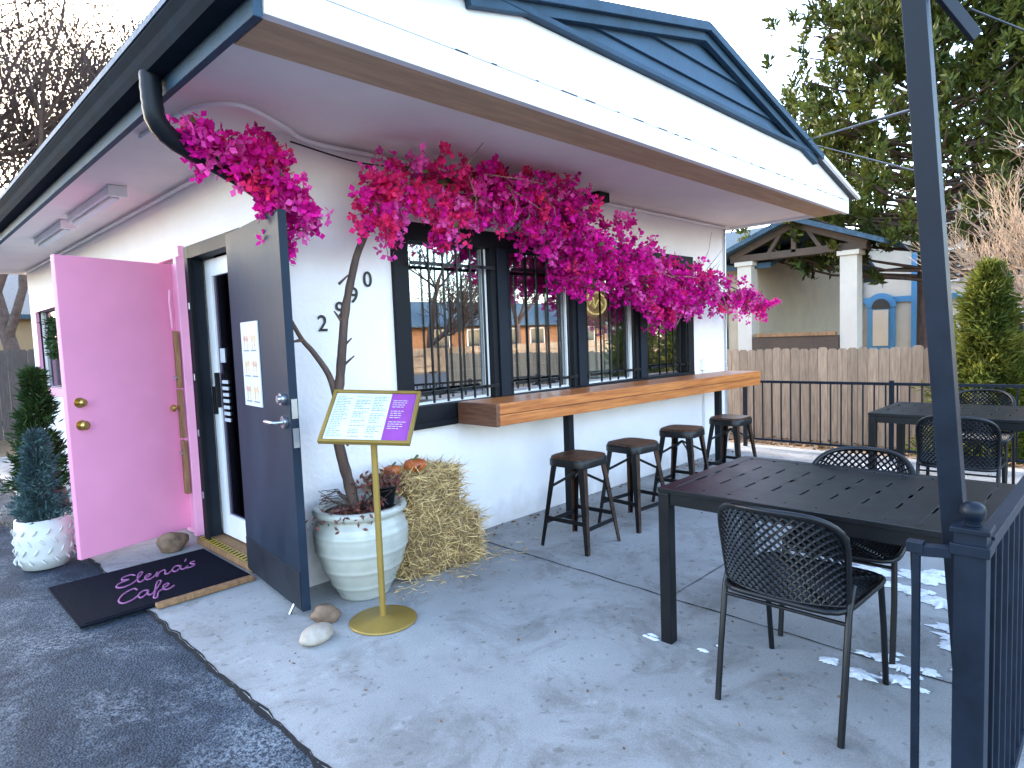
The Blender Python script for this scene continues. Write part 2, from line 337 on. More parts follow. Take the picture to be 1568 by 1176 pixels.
w=MB(); w.box(X1,WX1-.16,y0,WY1-.16,0.004,.02,M_floor); w.box(X1,WX1-.16,6.8,6.9,.02,SZ,M_int)
w.box(3.0,3.6,5.2,5.9,.02,.75,M_woodold); w.box(4.8,6.4,5.6,6.1,.02,1.05,M_woodold); w.obj('interior',cafe)
RZ=3.45; RX=4.115; sl=.225
def rz(x): return RZ-.03-sl*abs(x-RX)
w=MB()
for a,b in ((.93,RX),(RX,7.30)):
    vs=[(a,2.08,rz(a)),(b,2.08,rz(b)),(b,11.7,rz(b)),(a,11.7,rz(a))]; vs+=[(x,y,z+.045) for x,y,z in vs]
    w.add(vs,[(0,3,2,1),(4,5,6,7),(0,1,5,4),(1,2,6,5),(2,3,7,6),(3,0,4,7)],M_shingle)
w.obj('roof_shingles',cafe)
w=MB(); w.box(1.06,7.17,2.19,11.6,2.60,2.615,M_soffit); w.obj('soffit',cafe)
w=MB(); FT=2.96
xa=RX-(RZ-.03-FT)/sl; xb=RX+(RZ-.03-FT)/sl
w.prism([(1.045,2.68),(7.185,2.68),(7.185,rz(7.185)-.004),(xb,FT-.004),(xa,FT-.004),(1.045,rz(1.045)-.004)],'y',2.15,2.185,M_white)
w.prism([(1.045,2.55),(7.185,2.55),(7.185,2.672),(1.045,2.672)],'y',2.142,2.185,M_white)
w.obj('white_fascia',cafe,.003)
w=MB(); random.seed(9); x=1.9
while x<7.0:
    l=random.uniform(.02,.14); w.box(x,min(x+l,7.1),2.1405,2.1415,2.6735,2.679,M_crack); x+=l+random.uniform(.05,.3)
w.obj('fascia_seam',cafe)
w=MB(); w.box(1.07,7.16,2.188,2.46,2.562,2.598,M_tan); w.obj('fascia_underside_board',cafe,.003)
w=MB()
zz=FT
while zz<3.38:
    h=.13; z1=min(zz+h,3.41)
    hw0=(RZ-.03-zz)/sl; hw1=max(.02,(RZ-.03-z1)/sl)
    w.add([(RX-hw0,2.150,zz),(RX+hw0,2.150,zz),(RX+hw1,2.172,z1),(RX-hw1,2.172,z1),(RX-hw0,2.185,zz),(RX+hw0,2.185,zz),(RX+hw1,2.185,z1),(RX-hw1,2.185,z1)],
      [(0,1,2,3),(4,7,6,5),(0,4,5,1),(3,2,6,7),(0,3,7,4),(1,5,6,2)],M_bluelap); zz+=h+.001
w.obj('gable_siding',cafe)
w=MB()
w.beam((xa-.1,2.128,rz(xa-.1)-.035),(RX,2.128,rz(RX)-.035),.04,.065,M_blue); w.beam((RX,2.1285,rz(RX)-.035),(xb+.05,2.1285,rz(xb+.05)-.035),.04,.065,M_blue)
w.beam((xa+.02,2.126,FT+.012),(xb-.02,2.126,FT+.012),.045,.03,M_blue)
w.beam((.95,2.085,rz(.95)+.01),(RX,2.085,rz(RX)+.01),.03,.05,M_blue); w.beam((RX,2.085,rz(RX)+.01),(xb+.1,2.085,rz(xb+.1)+.01),.03,.05,M_blue)
w.beam((xb+.1,2.085,rz(xb+.1)+.012),(7.31,2.085,rz(7.31)+.012),.03,.03,M_white)
w.box(7.19,7.215,2.15,11.6,2.57,2.72,M_white)
w.obj('gable_trim',cafe,.003)
w=MB(); w.box(1.008,1.042,2.15,11.62,2.535,2.70,M_blue); w.obj('side_fascia',cafe,.004)
w=MB()
prof=[(1.004,2.60),(.93,2.60),(.915,2.63),(.905,2.66),(.885,2.69),(.885,2.725),(.895,2.725),(.895,2.70),(.92,2.66),(.935,2.61),(1.004,2.61)]
w.prism(prof,'y',2.12,11.62,M_gut); w.prism([(1.004,2.60),(.93,2.60),(.885,2.69),(.885,2.725),(1.004,2.725)],'y',2.112,2.119,M_gut)
w.box(.878,.884,2.12,11.62,2.70,2.728,M_bluelap)
w.obj('gutter',cafe)
w=MB()
def smoothpath(P,k=6):
    P=[Vector(p) for p in P]; out=[]
    for i in range(len(P)-1):
        p0=P[max(i-1,0)];p1=P[i];p2=P[i+1];p3=P[min(i+2,len(P)-1)]
        for j in range(k):
            t=j/k; out.append(.5*((2*p1)+(-p0+p2)*t+(2*p0-5*p1+4*p2-p3)*t*t+(-p0+3*p1-3*p2+p3)*t**3))
    out.append(P[-1]); return out
ds=smoothpath([(.955,3.05,2.61),(.955,3.05,2.50),(.97,3.055,2.41),(1.06,3.10,2.35),(1.30,3.22,2.30),(1.50,3.34,2.26),(1.60,3.385,2.20),(1.625,3.39,2.08),(1.625,3.39,1.9)],5)
w.tube(ds,[.042+.0022*(i%2) for i in range(len(ds))],M_gutd,10); w.tube([(1.625,3.39,1.9),(1.625,3.39,.08)],.04,M_gutd,8)
w.obj('downspout',cafe)
w=MB()
w.tube(smoothpath([(1.15,3.9,2.585),(1.2,3.3,2.58),(1.35,3.1,2.578),(1.65,3.25,2.578),(1.9,3.4,2.575),(2.6,3.41,2.575),(7.05,3.41,2.575)],6),.013,M_white,8)
w.tube([(1.67,3.6,2.57),(1.67,11,2.57)],.012,M_white,6)
w.tube(smoothpath([(1.75,3.38,2.55),(2.2,3.39,2.51),(2.6,3.39,2.54),(3.2,3.4,2.53)],5),.005,M_black,6)
w.tube([(7.05,3.42,2.57),(7.05,3.42,.1)],.012,M_steel,6)
w.box(6.45,6.6,3.40,3.438,.98,1.1,M_white); w.tube([(6.5,3.42,.98),(6.5,3.42,.15)],.01,M_white,6)
w.box(4.35,4.5,3.2,3.36,2.52,2.598,M_blackm)
w.obj('conduit_and_cables',cafe)
w=MB()
for a,b in ((5.2,6.5),(6.75,8.0)):
    w.box(1.30,1.40,a,b,2.54,2.598,M_white); w.box(1.325,1.375,a+.04,b-.04,2.515,2.538,M_paper); w.box(1.29,1.41,a-.03,a-.002,2.52,2.597,M_white)
w.obj('strip_light_fixture',cafe,.004)
w=MB(); F0,F1=3.405,3.53
w.box(2.42,6.28,F0,F1,.85,.98,M_blackm); w.box(2.42,6.28,F0,F1,2.08,2.20,M_blackm)
pan=[(2.54,3.28),(3.48,4.22),(4.42,5.17),(5.37,6.16)]
for a,b in [(2.42,2.54),(3.28,3.48),(4.22,4.42),(5.17,5.37),(6.16,6.28)]: w.box(a,b,F0+.004,F1-.004,.98,2.08,M_blackm)
w.box(2.38,6.32,3.385,3.404,.83,.87,M_blackm); w.box(3.33,3.43,3.39,3.408,.98,2.08,M_dark); w.box(4.27,4.37,3.39,3.408,.98,2.08,M_dark); w.box(5.22,5.32,3.39,3.408,.98,2.08,M_dark)
w.obj('window_frame',cafe,.004)
w=MB()
for a,b in pan: w.box(a,b,3.485,3.491,.98,2.08,M_glass)
w.obj('window_glass',cafe)
w=MB()
for a,b in (pan[0],pan[1],pan[2]): w.box(b-.035,b-.001,3.46,3.483,.982,2.078,M_white); w.box(a+.001,b-.036,3.462,3.483,.982,1.0,M_white)
w.obj('window_sash',cafe,.003)
w=MB()
for a,b in pan:
    for z in (1.07,1.93): w.box(a-.01,b+.01,3.372,3.384,z-.011,z+.011,M_black)
    for i in range(1,6):
        x=a+(b-a)*i/6; w.box(x-.006,x+.006,3.358,3.371,1.0,2.06,M_black)
w.obj('window_bars',cafe)
w=MB(); w.box(4.45,4.98,3.56,3.565,1.0,2.0,M_blind); w.obj('window_blind',cafe)
w=MB(); w.tube([(4.72+.15*math.cos(t),3.535,1.70+.10*math.sin(t)) for t in np.linspace(0,2*math.pi,24)[:-1]],.008,M_neon,6,True)
w.tube(smoothpath([(4.62,3.535,1.69),(4.68,3.535,1.75),(4.70,3.535,1.66),(4.76,3.535,1.73),(4.82,3.535,1.68)],5),.006,M_neon,6); w.obj('neon_sign',cafe)
for ch,x,z in (('2',1.91,1.54),('9',2.03,1.62),('9',2.13,1.71),('0',2.235,1.81)):
    text('house_number_'+ch,ch,.135,(x,3.433,z),(math.pi/2,0,0),M_black,cafe,bold=.001)
w=MB()
w.box(1.655,1.75,4.79,4.88,0.02,2.15,M_dark); w.box(1.655,1.75,3.92,3.99,0.02,2.15,M_dark); w.box(1.655,1.75,3.99,4.79,2.06,2.15,M_dark)
w.box(1.63,1.654,4.74,4.80,.05,2.06,M_blackm)
for z in (.35,.8,1.2,1.7): w.box(1.622,1.631,4.75,4.77,z,z+.05,M_steel)
w.obj('door_frame',cafe,.004)
w=MB()
w.box(1.76,1.80,3.99,4.09,.06,2.05,M_white); w.box(1.76,1.80,4.68,4.79,.06,2.05,M_white); w.box(1.76,1.80,4.09,4.68,.06,.22,M_white); w.box(1.76,1.80,4.09,4.68,1.93,2.05,M_white)
w.box(1.775,1.782,4.09,4.68,.22,1.93,M_glassd); w.box(1.735,1.759,4.715,4.745,.95,1.15,M_blackm)
w.box(1.73,1.765,4.66,4.675,1.0,1.25,M_black)
for i in range(7): w.box(1.768,1.7735,4.54,4.64,.90+i*.045,.925+i*.045,M_paper)
w.box(1.768,1.7735,4.56,4.64,1.32,1.42,M_paper)
w.obj('glass_entry_door',cafe,.003)
w=MB(); w.box(1.60,1.78,3.93,4.87,.004,.05,M_woodold)
for i in range(18):
    y=3.95+i*.05; w.add([(1.615,y,.0515),(1.66,y+.02,.0515),(1.66,y+.045,.0515),(1.615,y+.025,.0515)],[(0,1,2,3)],M_blackm)
w.box(1.61,1.665,3.94,4.86,.0502,.0508,M_tape); w.obj('door_sill',cafe)
def doorM(h,e):
    h=Vector(h);e=Vector(e);d=(e-h).normalized(); n=Vector((d.y,-d.x,0))
    return Matrix(((d.x,n.x,0,h.x),(d.y,n.y,0,h.y),(0,0,1,0),(0,0,0,1))),(e-h).length
bd=G('black_door',(0,0,0)); bd.parent=cafe; bd.matrix_parent_inverse=Matrix.Translation((-1.7,-3.44,0))
M,Lg=doorM((1.60,3.93,0),(1.51,3.05,0))
sgn=1 if M.col[1].x<0 else -1
w=MB(); w.obox(M,Lg,.044,2.06,M_doorb,(Lg/2,0,1.07)); w.obox(M,Lg-.01,.004,.20,M_dark,(Lg/2,sgn*.0245,.15))
w.obj('door_slab',bd,.003)
w=MB()
ce=M@Vector((Lg-.07,sgn*.03,1.03)); out=(M.to_3x3()@Vector((0,sgn,0))); al=(M.to_3x3()@Vector((-1,0,0)))
w.tube([ce-out*.01,ce+out*.01],.032,M_steel,16); w.tube([ce,ce+out*.055,ce+out*.06+al*.02,ce+out*.058+al*.12],.010,M_steel,8)
c2=ce+Vector((0,0,.12)); w.tube([c2-out*.01,c2+out*.015],.032,M_steel,16); w.tube([c2+out*.015,c2+out*.03],.02,M_steel,12)
for z in (.93,1.08): w.obox(M,.006,.03,.10,M_steel,(Lg+.003,0,z+.02))
w.tube([M@Vector((Lg-.12,sgn*.02,.05)),M@Vector((Lg-.12,sgn*.05,.0))],.008,M_steel,6)
w.obj('door_handle',bd)
w=MB(); w.obox(M,.29,.006,.48,M_paper,(Lg-.54,sgn*.0265,1.325))
for i in range(3):
    for j in range(2):
        mt=(M_foodA,M_foodB)[(i+j)%2]
        for k in range(2):
            cx,cz=Lg-.54+(j-.5)*.13+(k-.5)*.045,1.47-i*.145
            cc=M@Vector((cx,sgn*.0295,cz)); w.tube([cc,cc+out*.0015],.019,mt,12); w.obox(M,.012,.0015,.05,M_foodB,(cx,sgn*.0303,cz-.035))
        w.obox(M,.09,.002,.008,M_ink,(Lg-.54+(j-.5)*.13,sgn*.0305,1.402-i*.145))
w.obj('menu_poster',bd)
pd=G('pink_door',(0,0,0)); pd.parent=cafe; pd.matrix_parent_inverse=Matrix.Translation((-1.7,-3.44,0))
M,Lg=doorM((1.665,5.19,0),(.89,4.96,0)); sg=1 if M.col[1].y<0 else -1
w=MB(); w.obox(M,Lg,.045,2.0,M_pink,(Lg/2,0,1.06)); w.obj('door_slab',pd,.004)
w=MB(); out=(M.to_3x3()@Vector((0,sg,0)))
for z,r in ((.95,.030),(1.10,.024)):
    c=M@Vector((Lg-.075,sg*.02,z)); w.tube([c,c+out*.008],.034,M_brass,16); w.tube([c+out*.008,c+out*.03,c+out*.035,c+out*.055,c+out*.062],[.012,.012,r*.8,r,r*.5],M_brass,14)
w.obj('door_knob',pd)
w=MB(); w.box(1.64,1.715,5.0,5.06,.02,2.1,M_pinkt); w.box(1.66,1.72,5.06,5.26,.02,2.06,M_pinkt); w.box(1.66,1.72,6.08,6.16,.02,2.18,M_pinkt); w.box(1.66,1.72,5.0,6.16,2.1,2.18,M_pinkt)
w.box(1.75,1.79,5.26,6.1,.02,2.1,M_pinkt); w.obj('pink_door_frame',cafe,.004)
w=MB()
w.obox(Matrix.Translation((1.612,5.035,1.35)),.028,.05,.42,M_woodold); w.obox(Matrix.Translation((1.61,5.035,.95)),.03,.042,.36,M_woodold); w.obox(Matrix.Translation((1.612,5.035,.55)),.028,.055,.40,M_woodold)
w.tube([(1.6,5.03,1.0),(1.57,5.01,1.0),(1.55,5.0,1.0),(1.535,4.995,1.0)],[.012,.012,.03,.02],M_brass,12)
w.tube([(1.6,5.03,.66),(1.58,5.02,.66)],.014,M_steel,10); w.tube([(1.6,5.03,1.22),(1.58,5.02,1.22)],.014,M_steel,10)
w.tube([(1.60,5.05,1.58),(1.59,5.04,1.78),(1.60,5.05,1.86)],.010,M_pinkt,6); w.obj('door_edge_wood',cafe,.003)
w=MB()
for a,b,c,d in ((9.2,9.3,.9,2.1),(10.6,10.7,.9,2.1)): w.box(1.66,1.72,a,b,c,d,M_pinkt)
w.box(1.66,1.72,9.3,10.6,2.0,2.1,M_pinkt); w.box(1.66,1.72,9.3,10.6,.9,1.0,M_pinkt); w.box(1.75,1.755,9.3,10.6,1.0,2.0,M_darkw); w.obj('pink_side_window',cafe)
w=MB(); th=rng.uniform(0,2*math.pi,700); C=np.stack([1.6+rng.normal(0,.03,700),9.1+.2*np.cos(th),1.62+.2*np.sin(th)],1); leaves(w,C,rng.normal(size=(700,3)),.08,.012,M_green)
w.tube([(1.6,9.1+.2*math.cos(t),1.62+.2*math.sin(t)) for t in np.linspace(0,6.28,20)[:-1]],.025,M_green,6,True); w.obj('wreath',recalc=False)

# ------------------------------------------------------------ bar counter
w=MB()
x0,x1,yf,yb=2.91,6.99,2.99,3.38
def slab(xa,xb,ya,yb_,za,zb,dz,mt):
    w.add([(xa,ya,za),(xb,ya,za-dz),(xb,yb_,za-dz),(xa,yb_,za),(xa,ya,zb),(xb,ya,zb-dz),(xb,yb_,zb-dz),(xa,yb_,zb)],[(0,3,2,1),(4,5,6,7),(0,1,5,4),(1,2,6,5),(2,3,7,6),(3,0,4,7)],mt)
dz=.045
for i in range(3):
    a=yf+.042+i*.118; slab(x0+.002,x1,a,a+.115,.945,.985,dz,M_woodbar)
slab(x0,x1,yf,yf+.040,.912,.985,dz,M_woodbar); slab(x0+.003,x1-.003,yf+.003,yf+.043,.835,.908,dz,M_woodbar)
w.box(x0-.032,x0-.001,yf+.002,yb,.832,.983,M_woodend)
for x in (3.78,6.25): w.box(x-.03,x+.03,3.10,3.16,.0,.86,M_blackm); w.box(x-.06,x+.06,3.06,3.2,0.002,.012,M_blackm)
for x in (3.0,4.2,5.2,6.8): w.box(x-.02,x+.02,3.05,3.42,.86,.90,M_blackm)
w.obj('wooden_bar_counter',bevel=.004)
# ------------------------------------------------------------ stools
def stool(x,y,rot):
    e=G('bar_stool',(x,y,0),rot,True)
    w=MB(); H=.60; a=.155
    ring=[]
    for r,z in ((a,.0),(a+.004,-.012),(a+.004,-.05)):
        pts=[]
        for i in range(32):
            t=2*math.pi*i/32; c,s_=math.cos(t),math.sin(t); k=(abs(c)**5+abs(s_)**5)**(-1/5); pts.append((r*k*c,r*k*s_,H+z))
        ring.append(pts)
    n=32; vs=sum(ring,[]); fs=[(i*n+j,i*n+(j+1)%n,(i+1)*n+(j+1)%n,(i+1)*n+j) for i in range(2) for j in range(n)]
    w.add(vs,fs,M_black,True); w.obj('seat_rim',e)
    w=MB()
    q=[(p[0]*.97,p[1]*.97,H-.004) for p in ring[0]]+[(p[0]*.97,p[1]*.97,H+.012) for p in ring[0]]+[(p[0]*.93,p[1]*.93,H+.016) for p in ring[0]]
    w.add(q,[(j,(j+1)%n,n+(j+1)%n,n+j) for j in range(n)]+[(n+j,n+(j+1)%n,2*n+(j+1)%n,2*n+j) for j in range(n)]+[tuple(range(2*n,3*n))],M_seat_sheen); w.obj('seat',e)
    w=MB(); f=.195; t_=.13
    for sx in (-1,1):
        for sy in (-1,1):
            A=Vector((sx*t_,sy*t_,H-.03)); B_=Vector((sx*f,sy*f,.0))
            for d in (0,1):
                u=Vector((sx,0,0)) if d else Vector((0,sy,0)); o=Vector((0,sy,0)) if d else Vector((sx,0,0))
                wa,wb=.046,.026
                vs=[A,A-u*wa,B_-u*wb,B_]; th=-o*.003
                vs=vs+[v+th for v in vs]; w.add(vs,[(0,1,2,3),(7,6,5,4),(0,4,5,1),(1,5,6,2),(2,6,7,3),(3,7,4,0)],M_seat_sheen if d else M_black)  # brown seat colour on one leg face paints in a copper sheen
    w.obj('legs',e)
    w=MB()
    def at(z): return t_+(f-t_)*(H-.03-z)/(H-.03)-.006
    q=at(.16)
    for s_ in(-1,1): w.beam((-q,s_*q,.16),(q,s_*q,.16),.006,.028,M_black); w.beam((s_*q,-q,.195),(s_*q,q,.195),.006,.028,M_black)
    q=at(.42)
    for sx,sy in ((-1,-1),(1,1),(1,-1),(-1,1)): w.beam((sx*q,sy*q,.40),(0,0,.5),.006,.018,M_black)
    w.obj('crossbars',e)
stool(3.33,2.68,.05); stool(3.95,2.66,-.08); stool(4.74,2.70,.1); stool(5.55,2.66,-.04)
# ------------------------------------------------------------ tables
def table(x0,x1,y0,y1,name='patio_table'):
    e=G(name,((x0+x1)/2,(y0+y1)/2,0),0,True); X=(x1-x0)/2; Y=(y1-y0)/2; H=.72
    w=MB(); t=.022
    w.box(-X,-X+.06,-Y,Y,H-t,H,M_black); w.box(X-.06,X,-Y,Y,H-t,H,M_black)
    w.box(-X+.06,X-.06,-Y,-Y+.06,H-t,H,M_black); w.box(-X+.06,X-.06,Y-.06,Y,H-t,H,M_black)
    k=9; yy0,yy1=-Y+.066,Y-.066; st=(yy1-yy0)/k
    for i in range(k): w.box(-X+.06,X-.06,yy0+i*st,yy0+(i+1)*st-.010,H-t+.001,H-.001,M_black)
    for x in (-X*.66,-X*.1,X*.1,X*.66): w.box(x-.075,x+.075,-Y+.06,Y-.06,H-t-.001,H-.0014,M_black)
    w.obj('top',e,.002)
    w=MB(); w.box(-X+.01,-X+.03,-Y+.03,Y-.03,H-.075,H-t-.001,M_black); w.box(X-.03,X-.01,-Y+.03,Y-.03,H-.075,H-t-.001,M_black)
    w.box(-X+.03,X-.03,-Y+.01,-Y+.03,H-.075,H-t-.001,M_black); w.box(-X+.03,X-.03,Y-.03,Y-.01,H-.075,H-t-.001,M_black); w.obj('apron',e,.002)
    w=MB()
    for sx in(-1,1):
        for sy in(-1,1):
            cx=sx*(X-.028);cy=sy*(Y-.028); w.box(cx-.027,cx+.027,cy-.027,cy+.027,0,H-t-.002,M_black)
    w.obj('legs',e,.003)
table(2.46,3.36,.34,1.53); table(5.5,6.4,.36,1.5)
# ------------------------------------------------------------ mesh chairs (face +X local)
def chair(x,y,rot):
    e=G('metal_mesh_chair',(x,y,0),rot,True)
    def backp(a,b):
        A=a*1.05; wd=.215+.012*b
        xx=-.25-.11*b+.14*(1-math.cos(A))/(1-math.cos(1.05))*(.55+.45*b)
        zz=.45+(.345-.07*abs(a)**4-.02*a*a)*b
        return (xx,wd*math.sin(A)/math.sin(1.05),zz)
    def seatp(a,b):
        m=max(abs(a),abs(b)); k=(abs(a)**6+abs(b)**6+1e-9); sc=m/(k**(1/6)) if m>0 else 1
        a2,b2=a*sc,b*sc
        return (b2*.25,a2*(.228+.012*b2),.445-.016*(1-a2*a2)*(1-b2*b2)-.01*max(0,b2)**3)
    def lattice(fn,na,nb,name,th):
        vid={};vs=[];fs=[]
        def V(i,j):
            if (i,j) not in vid: vid[(i,j)]=len(vs); vs.append(fn(-1+2*i/na,(j/nb) if fn is backp else -1+2*j/nb))
            return vid[(i,j)]
        for i in range(0,na+1):
            for j in range(0,nb+1):
                if (i+j)%2==1:
                    q=[(i-1,j),(i,j-1),(i+1,j),(i,j+1)]; q=[p for p in q if 0<=p[0]<=na and 0<=p[1]<=nb]
                    if len(q)>=3: fs.append([V(*p) for p in q])
        w=MB(); w.add(vs,fs,M_black); o=w.obj(name,e,recalc=False)
        md=o.modifiers.new('wf','WIREFRAME'); md.thickness=th; md.use_even_offset=False; md.use_boundary=True
    lattice(backp,34,22,'backrest_mesh',.014); lattice(seatp,30,30,'seat_mesh',.014)
    w=MB()
    rim=[backp(-1,b) for b in np.linspace(0,1,8)]+[backp(a,1) for a in np.linspace(-1,1,26)[1:-1]]+[backp(1,b) for b in np.linspace(1,0,8)]
    R=[Vector(p) for p in rim]
    for _ in range(2): R=[R[0]]+[(R[i-1]+2*R[i]+R[i+1])/4 for i in range(1,len(R)-1)]+[R[-1]]
    w.tube(R,.012,M_black,8); w.tube([backp(a,0.02) for a in np.linspace(-1,1,14)],.008,M_black,6)
    t=[(-1,b) for b in np.linspace(-1,1,10)[:-1]]+[(a,1) for a in np.linspace(-1,1,10)[:-1]]+[(1,b) for b in np.linspace(1,-1,10)[:-1]]+[(a,-1) for a in np.linspace(1,-1,10)[:-1]]
    w.tube([seatp(a,b) for a,b in t],.012,M_black,8,True); w.obj('rim',e)
    w=MB()
    for s_ in (-1,1):
        w.tube([(-.14,s_*.222,.52),(-.19,s_*.222,.44),(-.235,s_*.222,.2),(-.27,s_*.22,0)],.012,M_black,8)
        w.tube([(.19,s_*.220,.44),(.215,s_*.225,.25),(.25,s_*.225,0)],.012,M_black,8)
    w.tube([(-.2,-.222,.40),(-.2,.222,.40)],.007,M_black,6); w.tube([(.2,-.222,.40),(.2,.222,.40)],.007,M_black,6); w.obj('legs',e)
chair(2.47,.90,0.0); chair(3.12,.93,math.pi+.05); chair(5.25,.85,.05); chair(6.55,.95,math.pi)
# ------------------------------------------------------------ railing
w=MB()
def rail(p,q,za,zb,post=1.5,bal=.105):
    p=Vector(p);q=Vector(q);d=q-p;L=d.length; d.normalize()
    P=lambda t,z:(p.x+d.x*t,p.y+d.y*t,z)
    H=lambda t:za+(zb-za)*t/L
    w.beam(P(0,H(0)-.015),P(L,H(L)-.015),.035,.03,M_pole); w.beam(P(0,.1),P(L,.1),.025,.025,M_pole)
    n=int(L/bal)
    for i in range(1,n):
        t=L*i/n; w.beam(P(t,.1),P(t,H(t)-.03),.014,.014,M_pole)
    n=max(1,round(L/post))
    for i in range(1,n+1):
        t=L*i/n; w.beam(P(t,0),P(t,H(t)+.02),.04,.04,M_pole)
rail((1.75,.235,0),(7.4,.235,0),.93,.81); rail((7.4,.235,0),(7.4,3.36,0),.81,.80)
w.box(1.672,1.732,.222,.282,0,.95,M_pole); w.box(1.665,1.739,.215,.289,.90,.925,M_pole); w.box(1.665,1.739,.215,.289,.95,.962,M_pole)
w.lathe([(0.001,.0),(.018,.0),(.016,.010),(.022,.018),(.026,.032),(.022,.046),(.012,.053),(.001,.055)],(1.702,.252,.962),M_pole,16)
w.beam((1.68,.29,.90),(1.655,.35,.90),.025,.025,M_pole); w.beam((1.655,.35,0),(1.655,.35,.90),.016,.016,M_pole); w.box(1.64,1.67,.335,.368,.895,.92,M_pole)
w.obj('metal_railing',bevel=.002)
w=MB(); a=Vector((1.822,.238,0)); b=Vector((1.602,.437,3.3))
w.beam(a,b,.046,.046,M_pole,up=(1,0,0))
c=a+(b-a)*.62
w.beam(c+Vector((.02,-.03,.10)),c+Vector((.10,-.09,.0)),.012,.03,M_pole); w.beam(c+Vector((.02,-.03,.10)),c+Vector((.09,-.08,.12)),.012,.02,M_pole)
w.tube([a+(b-a)*.575,(5.95,2.1,3.05)],.005,M_pole,6); w.tube([a+(b-a)*.53,(5.95,2.1,3.02)],.003,M_pole,6)
w.tube([c+Vector((.09,-.08,.06)),(7.4,-1.2,2.3)],.003,M_pole,6)
w.obj('string_light_pole',bevel=.003)

# ------------------------------------------------------------ pot, tree
px,py=1.9,3.12
w=MB()
prof=[(0.001,0),(.135,0),(.145,.015)]
for i in range(49):
    t=i/48; z=.03+t*.40; r=.15+.115*math.sin(min(1,t*1.15)*math.pi*.5)-.03*max(0,t-.8)*5*.6
    r+= .006*math.exp(-((i%12-6)/1.2)**2); prof.append((r,z))
prof+=[(.225,.45),(.225,.465),(.255,.475),(.262,.495),(.255,.515),(.225,.515),(.215,.48),(.2,.47),(.001,.47)]
w.lathe(prof,(px,py,0),M_pot,48); w.lathe([(.001,.472),(.21,.475)],(px,py,0),M_soil,24); w.obj('plant_pot')
w=MB()
tp=smoothpath([(1.88,3.13,.45),(1.86,3.15,.62),(1.83,3.17,.80),(1.81,3.18,1.0),(1.845,3.17,1.2),(1.875,3.17,1.4),(1.90,3.16,1.6),(1.945,3.15,1.78),(2.0,3.14,1.95),(2.12,3.12,2.15),(2.35,3.1,2.33),(2.8,3.1,2.43),(3.4,3.1,2.42),(3.8,3.08,2.3),(4.4,3.08,2.08),(5.2,3.06,1.9),(6.1,3.05,1.9),(6.9,3.0,1.74)],4)
n=len(tp); w.tube(tp,[.034*(1-.85*i/n)*(1+.22*noise.noise(Vector((i*.9,0,0)))) for i in range(n)],M_bark,8)
bp=smoothpath([(1.825,3.18,1.12),(1.80,3.2,1.25),(1.73,3.23,1.38),(1.68,3.25,1.45),(1.63,3.27,1.56)],4); w.tube(bp,[.02*(1-.5*i/len(bp)) for i in range(len(bp))],M_bark,7)
w.tube([(1.68,3.25,1.45),(1.60,3.2,1.44)],[.012,.006],M_bark,6)
for z0,dx in ((1.4,.05),(1.55,-.05),(1.75,.05),(1.3,.06),(1.0,.05),(.85,-.05)):
    w.tube([(1.87,3.16,z0),(1.87+dx,3.14,z0+.05)],[.009,.004],M_bark,5)
fl=w
def spine_sample(pts,num):
    P=np.array([p[:3] for p in pts]);R=np.array([p[3] for p in pts]); W=np.array([p[4] if len(p)>4 else 1 for p in pts])
    seg=np.linalg.norm(P[1:]-P[:-1],axis=1)*(W[1:]+W[:-1])/2; cs=np.cumsum(seg)/seg.sum()
    u=rng.uniform(0,1,num); k=np.searchsorted(cs,u); k=np.clip(k,0,len(seg)-1); t=rng.uniform(0,1,num)[:,None]
    c=P[k]*(1-t)+P[k+1]*t; r=(R[k]*(1-t[:,0])+R[k+1]*t[:,0])
    d=unit(rng.normal(size=(num,3)))*(rng.uniform(0,1,num)**.5)[:,None]*r[:,None]
    d[:,1]*=.75
    return c+d,d
def flowers(mb,pts,nspr,per,mix,Lm=.2):
    C,D=spine_sample(pts,nspr)
    for i in range(nspr):
        dirv=unit((D[i]+np.array([0,-.05,-.07])+rng.normal(0,.10,3))[None])[0]
        m=rng.integers(per-3,per+4); L=rng.uniform(.08,Lm)
        t=np.linspace(0,1,m)[:,None]; base=C[i]+dirv*L*t+rng.normal(0,.018,(m,3))
        mb.tube([C[i]-dirv*.05,C[i]+dirv*L],[.003,.0015],M_barkg,3,smooth=False)
        f=mix(C[i]); q=rng.uniform(); mt=M_flB if q<f else (M_flC if q>.80 else M_flA)
        nrm=unit(rng.normal(size=(m,3))+dirv*.6+np.array([0,-.5,0])); a=unit(np.cross(nrm,rng.normal(size=(m,3)))); b=np.cross(nrm,a)
        for k in range(3):
            ang=k*2.094; d=a*math.cos(ang)+b*math.sin(ang)+nrm*.5
            leaves(mb,base,d,rng.uniform(.034,.050,m),rng.uniform(.014,.020,m),mt,.12)
        if rng.uniform()<.3:
            q=rng.integers(1,4); leaves(mb,base[:q]+rng.normal(0,.02,(q,3)),rng.normal(size=(q,3))+np.array([0,-.5,.3]),.055,.013,M_leaf,.1)
Yb=3.08
main=[(2.14,Yb,2.08,.07,.6),(2.2,Yb,2.28,.12,1.2),(2.4,Yb,2.38,.15,1.2),(2.76,Yb,2.38,.18,1.3),(3.1,Yb,2.39,.18,1.3),(3.45,Yb,2.35,.23,1.6),(3.8,Yb,2.25,.29,2.0),(4.05,Yb,2.10,.30,2.0),(4.35,Yb,2.03,.26,1.9),(4.7,Yb,1.91,.25,1.7),(5.1,Yb,1.84,.23,1.4),(5.5,Yb,1.81,.20,1.2),(6.0,Yb,1.84,.22,1.4),(6.35,Yb,1.78,.10,.5),(6.7,3.0,1.72,.08,.5),(7.0,2.95,1.68,.10,.7)]
